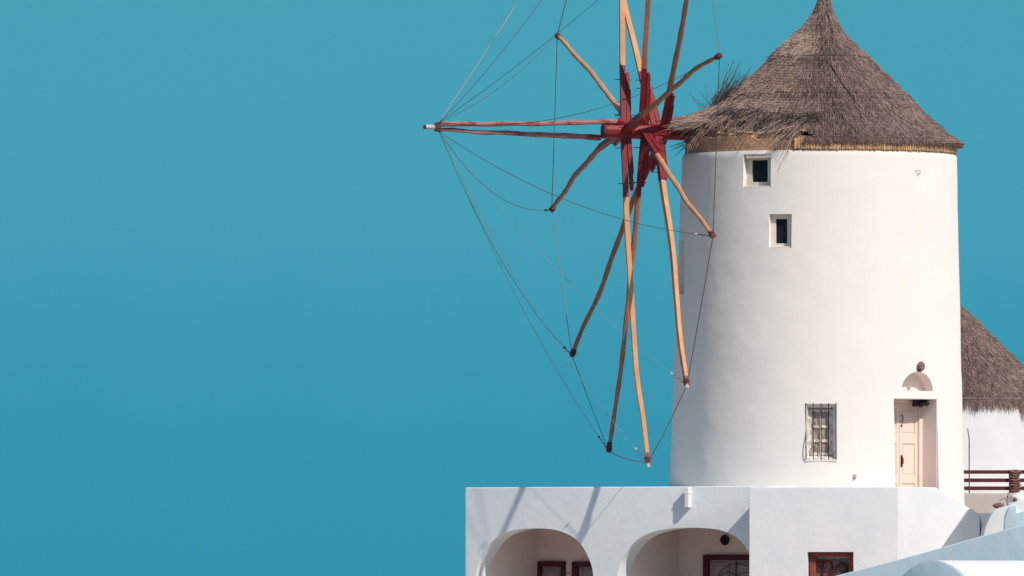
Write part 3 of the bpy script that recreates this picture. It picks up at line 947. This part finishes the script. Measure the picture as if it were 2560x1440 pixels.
# ------------------------------------------------------------------ small fittings on the tower (things of their own)
F7, _ = tframe(2297, 916)
lamp = thing('wall_lamp', F7.p(0, 0, 0), 'small round wicker lamp on the tower wall above the arched niche', 'lamp')
m = MB(); m.sphere(F7.p(0, 0, .075), (.075, .075, .095), 10, 8, jitter=.15); m.build('shade', M['wicker'], lamp, smooth=True)
m = MB()
for k in range(6):
    a = math.pi * k / 6
    m.tube([F7.p(.082 * math.cos(a) * math.sin(q), .103 * math.cos(q), .075 + .082 * math.sin(a) * math.sin(q)) for q in np.linspace(0, 2 * math.pi, 17)], .007, 4, caps=False)
m.build('cage', M['stone'], lamp)
m = MB(); m.box(F7, -.035, .035, -.12, -.05, -.02, .06, .008); m.build('bracket', M['iron'], lamp)
Fn, _ = tframe(2317, 1010)
m = MB()
q0 = F5.p(dW / 2 - .30, dT - .01, -.25)
for k in range(16):
    m.sphere(q0 + F5.u * random.uniform(-.10, .20) + F5.n * random.uniform(-.16, .12) + Vector((0, 0, -random.uniform(.02, .13))), (random.uniform(.05, .09), .05, random.uniform(.03, .05)), 7, 5, jitter=.6)
m.box(F5, dW / 2 - .46, dW / 2 - .16, dT - .15, dT - .015, -.36, -.22, .01)
tag(m.build('porch_lantern', M['iron'], None), 'dark iron lantern tucked under the lintel inside the mill doorway', 'lantern')
for (px, py, lab, sy) in ((2136, 1192, 'small iron ring hanging low on the tower wall between barred window and door', 1), (2293, 430, 'small bent iron hook high on the right of the tower wall', 0)):
    Fh, _ = tframe(px, py)
    m = MB()
    if sy:
        m.tube([Fh.p(.03 * math.cos(a), .045 * math.sin(a), .02 + .01 * math.cos(a)) for a in np.linspace(0, 2 * math.pi, 15)], .009, 5, caps=False)
        m.tube([Fh.p(-.02, -.03, .02), Fh.p(-.04, -.08, .01)], .008, 5)
    else:
        m.tube([Fh.p(-.06, .02, -.01), Fh.p(-.04, .03, .05), Fh.p(.05, .03, .05), Fh.p(.06, .0, .04), Fh.p(.02, -.06, .03), Fh.p(-.01, -.05, .02)], .0065, 5)
    tag(m.build('iron_ring' if sy else 'iron_hook', M['stone'], None), lab, 'hook' if not sy else 'ring')

# ------------------------------------------------------------------ arcaded house
house = thing('house', at(1560, 1640, -3.5), 'low white arcaded house with two wide arches below the windmill', 'house')
NA = nrm(-27)
PA = at(1921, 1218, -4.6)
W = lambda px, py: on_plane(px, py, PA, NA)
zb = 57.0
def down(p): return Vector((p.x, p.y, zb))
tl, tr = W(1162, 1215.5), W(1921, 1218.3)
tr.z = tl.z = (tl.z + tr.z) / 2
back = -NA * 4.2
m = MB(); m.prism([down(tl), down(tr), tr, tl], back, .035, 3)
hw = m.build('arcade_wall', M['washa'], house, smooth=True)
ARCH1 = [(1186, 1640), (1187, 1500), (1190.5, 1440), (1198, 1405), (1208, 1386), (1218, 1370), (1231, 1353), (1248, 1339), (1268, 1330), (1293, 1323.5), (1320, 1321), (1353, 1321), (1387, 1324.5), (1411, 1332), (1436, 1345), (1456, 1366), (1470, 1391), (1479, 1415), (1483, 1440), (1487, 1500), (1488, 1640)]
ARCH2 = [(1540, 1640), (1541, 1500), (1543.5, 1440), (1551, 1409), (1558, 1394), (1567, 1380), (1580, 1362), (1601, 1344), (1628, 1331), (1661, 1323.5), (1691, 1320), (1737, 1319), (1782, 1322), (1802, 1325.5), (1823, 1333), (1840, 1342.5), (1856, 1357), (1871, 1379), (1884, 1410), (1890, 1440), (1894, 1500), (1895, 1640)]
def smooth_poly(P, k=3):
    P = [np.array(p, float) for p in P]; out = []
    for i in range(len(P) - 1):
        p0 = P[max(i - 1, 0)]; p1 = P[i]; p2 = P[i + 1]; p3 = P[min(i + 2, len(P) - 1)]
        for j in range(k):
            t = j / k
            out.append(.5 * ((2 * p1) + (-p0 + p2) * t + (2 * p0 - 5 * p1 + 4 * p2 - p3) * t * t + (-p0 + 3 * p1 - 3 * p2 + p3) * t ** 3))
    out.append(P[-1]); return out
cs = []
TH = .62
for A_ in (ARCH1, ARCH2):
    c = MB(); c.prism([W(x, y) + NA * .3 for x, y in smooth_poly(A_)], -NA * (TH + .35)); cs.append(c)
UA = Vector((0, 0, 1)).cross(NA).normalized()
FA = Fr(W(1337, 1440), NA)
def uA(px): return (W(px, 1440) - FA.o).dot(FA.u)
RT = (1440 - 1302) * px_
for a, b in ((1189, 1500), (1542, 1905)):
    c = MB(); c.box(FA, uA(a), uA(b), -2.05, RT, -TH - 2.55, -TH); cs.append(c)
cut(hw, cs)
for a, b in ((1189, 1500), (1542, 1905)):      # warm plaster lining of the porches
    m = MB(); n0, n1 = -TH - 2.548, -TH - 2.535
    m.box(FA, uA(a) + .002, uA(b) - .002, -1.86, RT - .002, n0, n1)
    m.box(FA, uA(a) + .002, uA(a) + .014, -1.86, RT - .002, n1, -TH - .01)
    m.box(FA, uA(b) - .014, uA(b) - .002, -1.86, RT - .002, n1, -TH - .01)
    m.box(FA, uA(a) + .014, uA(b) - .014, RT - .014, RT - .002, n1, -TH - .01)
    m.build('porch_lining', M['porch'], house)
# rain spout
SP = Fr(W(1724, 1222), NA)
m = MB(); m.box(SP, -.05, .05, -.42, .035, -.05, .17, .012)
m.box(SP, -.075, .06, -.12, -.06, -.05, .175, .012)
m.build('rain_spout', M['wash2'], house)

# doors at the back of the porches
BK = Fr(FA.o - NA * (TH + 2.55), NA)
def bk(px, py):
    p = on_plane(px, py, BK.o, NA); return (p - BK.o).dot(BK.u), (p - BK.o).z
def porch_door(x0, x1, ytop, fw, iron=False):
    u0, v1 = bk(x0, ytop); u1, _ = bk(x1, ytop); v0 = -2.0
    m = MB()
    m.box(BK, u0, u0 + fw, v0, v1 - fw * .8, .0, .12, .02); m.box(BK, u1 - fw * .6, u1, v0, v1 - fw * .8, .0, .12, .02); m.box(BK, u0, u1, v1 - fw * .8, v1, .0, .122, .02)
    o = m.build('door', M['darkred'], house)
    m = MB(); a, b, t = u0 + fw + .002, u1 - fw * .6 - .002, v1 - fw * .8 - .002
    m.box(BK, a, b, v0, t, .005, .04)
    m.build('door_leaf', M['olddoor'], o)
    n = 2 if b - a > .7 else 1
    for i in range(n):
        c0 = a + (b - a) * i / n + .05; c1 = a + (b - a) * (i + 1) / n - .05
        m = MB()
        m.box(BK, c0, c0 + .05, v0, t - .06, .04, .07, .005); m.box(BK, c1 - .05, c1, v0, t - .06, .04, .07, .005); m.box(BK, c0 + .05, c1 - .05, t - .11, t - .06, .04, .069, .005)
        m.build('door_frame', M['olddoor'], o)
        m = MB(); m.box(BK, c0 + .06, c1 - .06, t - .8, t - .12, .041, .05); m.build('pane', M['mutedglass'], o)
    if iron:
        for c_, r_ in (((a + b) / 2 - .05, .30), ((a + b) / 2 + .38, .30), ((a + b) / 2 + .16, .52)):
            m = MB(); m.tube([BK.p(c_ + r_ * math.cos(q), t - .55 + r_ * .9 * math.sin(q), .10) for q in np.linspace(.0, math.pi * 1.6, 20)], .009, 4); m.build('iron_scroll', M['iron'], o)
        m = MB(); m.tube([BK.p((a + b) / 2 + .15, t, .10), BK.p((a + b) / 2 + .15, v0, .10)], .01, 4); m.build('iron_bar', M['iron'], o)
    return o
porch_door(1343, 1416, 1403, .155); porch_door(1434, 1500, 1404, .155); porch_door(1762, 1895, 1387, .15, True)
u_, v_ = bk(1814, 1350)
pl = thing('porch_lamp', BK.p(u_, v_, 0), 'round black lamp high on the back wall inside the right arch', 'lamp')
m = MB(); m.tube([BK.p(u_, v_, 0), BK.p(u_, v_, .05), BK.p(u_, v_, .09)], [.10, .12, .09], 16); m.build('casing', M['iron'], pl, smooth=True)
m = MB(); m.sphere(BK.p(u_, v_, .08), (.07, .05, .085), 10, 6); m.build('lens', M['glass'], pl, smooth=True)
# dry twigs poking out of the left arch
def twig(seed, base, n, L, spread, name, lab):
    rnd = random.Random(seed); m = MB()
    t = thing(name, base, lab, 'plant')
    def br(p, d, l, r, k):
        P = [p]
        for i in range(4):
            d = (d + Vector((rnd.gauss(0, .25), rnd.gauss(0, .2), rnd.gauss(0, .2)))).normalized(); p = p + d * l / 4; P.append(p)
        m.tube(P, [r * (1 - .15 * i) for i in range(5)], 4)
        if k: 
            for q in range(2): br(P[rnd.choice((2, 3, 4))], (d + Vector((rnd.gauss(0, spread), rnd.gauss(0, .3), rnd.gauss(0, spread)))).normalized(), l * .6, r * .7, k - 1)
    for i in range(n): br(Vector(base), Vector((rnd.gauss(-.15, .25), -.1, 1)).normalized(), L, .008, 2)
    m.build('branch', M['strawdark'], t)
    return t
bp = W(1474, 1470) - NA * .75
twig(5, bp, 5, .62, .7, 'dry_shrub', 'bare dry twigs in front of the dark red doors inside the left arch')

# ------------------------------------------------------------------ projecting block and flank wall
annex = thing('annex', at(2060, 1640, -5), 'white flat-fronted block between the arcade and the sunlit flank wall', 'building')
c1 = at(1872, 1218, -5.3); NB = nrm(-9)
WB = lambda px, py: on_plane(px, py, c1, NB)
c2 = WB(2245, 1219); zt = c1.z
NC = nrm(38)
WC = lambda px, py: on_plane(px, py, c2, NC)
bl = at(1921, 1218, -4.55); 
foot = [c1, c2, WC(2341, 1219), Vector((WC(2341, 1219).x, -2.2, 0)), Vector((bl.x, -2.2, 0)), bl]
m = MB()
m.prism([Vector((p.x, p.y, zb)) for p in foot], (0, 0, zt - zb), .03, 3)
blk = m.build('block_wall', M['wash2'], annex, smooth=True)
FB = Fr(WB(2076, 1440), NB)
c = MB(); c.box(FB, (2018 - 2076) * px_ * .98, (2134 - 2076) * px_ * .98, -1.6, 60 * px_ * .98, -.42, .3)
cut(blk, [c])
bw = 116 * px_ * .98; b0, b1 = -bw / 2 + .002, bw / 2 - .002
m = MB()
rnd = random.Random(4)
m.box(FB, b0 + .015, b0 + .16, -1.5, .43, -.40, -.16, .025); m.box(FB, b1 - .11, b1 - .015, -1.5, .43, -.40, -.18, .02)
m.box(FB, b0 + .015, b1 - .015, .43, .525, -.40, -.17, .02)
wn = m.build('window', M['redstone'], annex); wn['label'] = 'window in a rough red stone surround'
m = MB(); m.box(FB, b0 + .13, b1 - .10, -1.5, .44, -.40, -.36); m.build('pane', M['mutedglass'], wn)
m = MB(); m.box(FB, b0 + .17, b1 - .14, -1.5, .38, -.358, -.35); m.build('shutter', M['stone'], wn)
m = MB(); m.tube([FB.p(.22 + .11 * math.cos(a), .15 + .12 * math.sin(a), -.28) for a in np.linspace(0, 2 * math.pi, 20)], .035, 6, caps=False); m.build('iron_ring', M['iron'], wn, smooth=True)
m = MB()
for (a, b) in (((-.35, .30), (-.05, .33)), ((-.2, .33), (-.25, -.1)), ((-.05, .33), (.02, .05)), ((-.3, .22), (-.12, .02)), ((0, .2), (-.15, -.1))):
    m.tube([FB.p(a[0], a[1], -.31), FB.p((a[0] + b[0]) / 2 + .03, (a[1] + b[1]) / 2, -.29), FB.p(b[0], b[1], -.31)], .018, 5)
m.build('iron_scroll', M['darkred'], wn)

flank = thing('flank_wall', WC(2340, 1640), 'bright sunlit white retaining wall with sloping top right of the block', 'wall')
TOPC = [(2246, 1219.5), (2343, 1219.5), (2380, 1243), (2427, 1272), (2446, 1284), (2451, 1286)]
poly = [WC(x, y) + NC * .004 for x, y in TOPC]
poly = [Vector((poly[0].x, poly[0].y, zb))] + poly + [Vector((poly[-1].x, poly[-1].y, zb))]
m = MB(); m.prism(poly, -NC * .9, .025, 2); m.build('wall', M['wash2'], flank, smooth=True)
# shade cheeks turned away from the sun; left wedge added for a shadow
def img_solid(P, p0, n, depth, name, mt, parent, bev=.02, fn=None, vec=None, round_=0):
    pts = [on_plane(x, y, p0, n) for x, y in P]
    m = MB(); m.prism(pts, vec if vec is not None else Vector((0, depth, 0)), bev, 3)
    return m.build(name, mt, parent, smooth=True)
def flat_solid(P, p0, n, vec, name, mt, parent):
    m = MB(); m.prism([on_plane(x, y, p0, n) for x, y in P], vec)
    return m.build(name, mt, parent)
cp0 = WC(2427, 1280) + Vector((0, -1.75, 0))
flat_solid([(2427, 1272), (2445, 1283), (2449, 1283), (2449, 1640), (2149, 1640)], cp0, nrm(-56), Vector((.0, 1.8, 0)), 'shade_cheek', M['wash2'], flank)  # wedge added so its unlit face reads as a shadow on the wall
flat_solid([(2449, 1283), (2500, 1283), (2500, 1660), (2449, 1660)], on_plane(2449, 1300, cp0, nrm(-56)) + Vector((0, .15, 0)), nrm(-64), Vector((.0, .6, 0)), 'shade_cheek', M['wash2'], flank)
tw = img_solid([(2395, 1232.5), (2640, 1232.5), (2640, 1690), (2395, 1690)], at(2450, 1240, 2.8), nrm(0), 1.2, 'terrace_wall', M['beige'], None, .05)
tag(tw, 'low beige plaster wall behind the round mill under the dark red railing', 'wall')

# vaulted house at the right edge
vh = thing('vaulted_house', at(2530, 1500, -7), 'small rounded white house at the right edge below the railing', 'house')
img_solid(smooth_poly([(2450, 1690), (2453, 1500), (2454, 1370), (2458, 1339), (2462, 1321), (2469, 1303), (2479, 1285), (2491, 1273), (2505, 1268), (2523, 1265), (2541, 1254), (2580, 1250), (2640, 1250)], 2) + [(2640, 1690)], at(2500, 1300, -8), nrm(-2), 2.5, 'vault', M['wash2'], vh, .03)
img_solid([(2508, 1690), (2511, 1326), (2511, 1305), (2516, 1282), (2523, 1267), (2541, 1263), (2541, 1283), (2562, 1277), (2640, 1277), (2640, 1690)], at(2511, 1300, -8.03), nrm(-28), .7, 'shade_gable', M['washb'], vh, .012)  # made-up stepped front, drawn in place of a jagged shadow border
# slanting foreground parapet
fp = img_solid([(2000, 1660), (2000, 1463), (2090, 1440), (2245, 1399.5), (2352, 1370), (2458, 1339.5), (2512, 1325), (2640, 1290), (2640, 1680)], at(2300, 1400, -18), nrm(-28), .5, 'parapet', M['washb'], None, .015)  # white wall, its shade given as blue colour
tag(fp, 'white parapet with blue shade in its colour, rising to the right in the foreground', 'wall')

# barrel vault roof in the foreground
bv = thing('barrel_vault', at(2333, 1600, -30), 'white barrel vaulted roof with a rounded end tinted blue as shade in the bottom right corner', 'roof')
NV = nrm(-42); cv = at(2333, 1401, -30); cv = cv - Vector((0, 0, 1.2)); rv = 1.2
FV = Fr(cv, NV)
ringp = [FV.p(rv * math.cos(a), rv * math.sin(a), 0) for a in [math.pi * i / 40 for i in range(41)]]
poly = ringp + [FV.p(-rv, -5.5, 0), FV.p(rv, -5.5, 0)]
m = MB(); m.prism(poly, -NV * 7, .0); m.build('vault', M['wash2'], bv, smooth=True, sharp=30)
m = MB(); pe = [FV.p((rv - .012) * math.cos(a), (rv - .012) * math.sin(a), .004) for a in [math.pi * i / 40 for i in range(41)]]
m.prism(pe + [FV.p(-rv + .012, -5.5, .004), FV.p(rv - .012, -5.5, .004)], NV * .03, .008, 2); m.build('end_wall', M['washb'], bv, smooth=True, sharp=30)  # shaded end, blue of the shade put into the colour

# ------------------------------------------------------------------ railing, pole and terrace bits at the right edge
rl = thing('railing', at(2490, 1232, 3.0), 'dark red three-rail wooden fence with a rough stone post behind the round mill', 'railing')
for (ya, yb) in ((1175.5, 1184.5), (1196, 1205.5), (1216, 1225.5)):
    FR_ = Fr(at(2480, yb, 3.15), nrm(0))
    m = MB(); m.box(FR_, -1.2, 2.0, 0, (yb - ya) * px_ * 1.01, 0, .05, .006)
    m.build('rail', M['rail'], rl)
FP = Fr(at(2533, 1236, 3.1), nrm(0))
m = MB()
V = []
m.box(FP, -.10, .0, 0, .56, -.02, .10, .01)
m.build('post', M['rail'], rl)
rq = random.Random(3)
for k in range(9):
    v = .04 + .06 * k
    m = MB(); m.sphere(FP.p(.05 + rq.gauss(0, .012), v, .07), (rq.uniform(.085, .125), .09, rq.uniform(.035, .055)), 9, 7, jitter=.6); m.build('stone', M['stone'], rl)
m = MB(); m.tube([at(2423, 1236, 2.9), at(2423, 1098, 2.9), at(2419, 1071, 2.9)], [.014, .013, .011], 6)
tag(m.build('metal_pole', M['wire'], None), 'thin bent metal pole standing before the railing beside the round mill', 'pole')
rk = [((2496, 1264.5), (.125, .09, .065), -7.2, 'flat brown stone lying on the rounded white house, leftmost of the pair'), ((2537, 1249), (.055, .05, .05), -6.9, 'small brown stone lying behind the rounded white house near the right edge')]
for (p, r, Y, lab) in rk:
    m = MB(); m.sphere(at(p[0], p[1], Y), r, 12, 8, jitter=.22); tag(m.build('stone', M['stone'], None, smooth=True), lab, 'stone')
twig(12, at(2521, 1266, -6.8), 3, .26, .6, 'dry_plant', 'bare dry plant on a dark stem beside the flat brown stone')
m = MB(); m.sphere(at(2552, 1252, 1.5), (.26, .3, .20), 16, 8); m.tube([at(2552, 1252, 1.5), at(2552, 1680, 1.5)], .25, 14); tag(m.build('chimney_dome', M['wash2'], None, smooth=True), 'small white rounded chimney top under the stone railing post', 'chimney')

# ------------------------------------------------------------------ second windmill behind
ML2 = Mill(26.0, 2322.0, .955, 358.0, 1006.0)
mill2 = thing('windmill', ML2.pt(0, 0, 900), 'second white mill with thatched cone half hidden behind the big one at the right edge', 'windmill')
tower_mesh(ML2, 350, 1130, 90, 60, .6).build('tower_wall', M['wash2'], mill2, smooth=True)
roof2 = build_roof(ML2, mill2, torn=False, dens=1.0)
acc = {'v': [], 'n': 0}; A, B, Wd = [], [], []
for k in range(1500):
    th = rad(random.uniform(8, 100)); c = noise.noise(Vector((th * 14, 2, 6)))
    a = roof_point(ML2, random.uniform(.93, .985), th, random.uniform(-2, 1))
    d = Vector((math.sin(th) * .25 + random.gauss(0, .12), -math.cos(th) * .25, -.9)).normalized()
    A.append(a); B.append(a + d * (random.uniform(.12, .24) + max(0, c) * .35)); Wd.append(random.uniform(.6, 1.3))
straws(acc, np.array(A), np.array(B), np.array(Wd), .008); straw_obj(acc, 'eave_fringe', M['straw'], roof2)
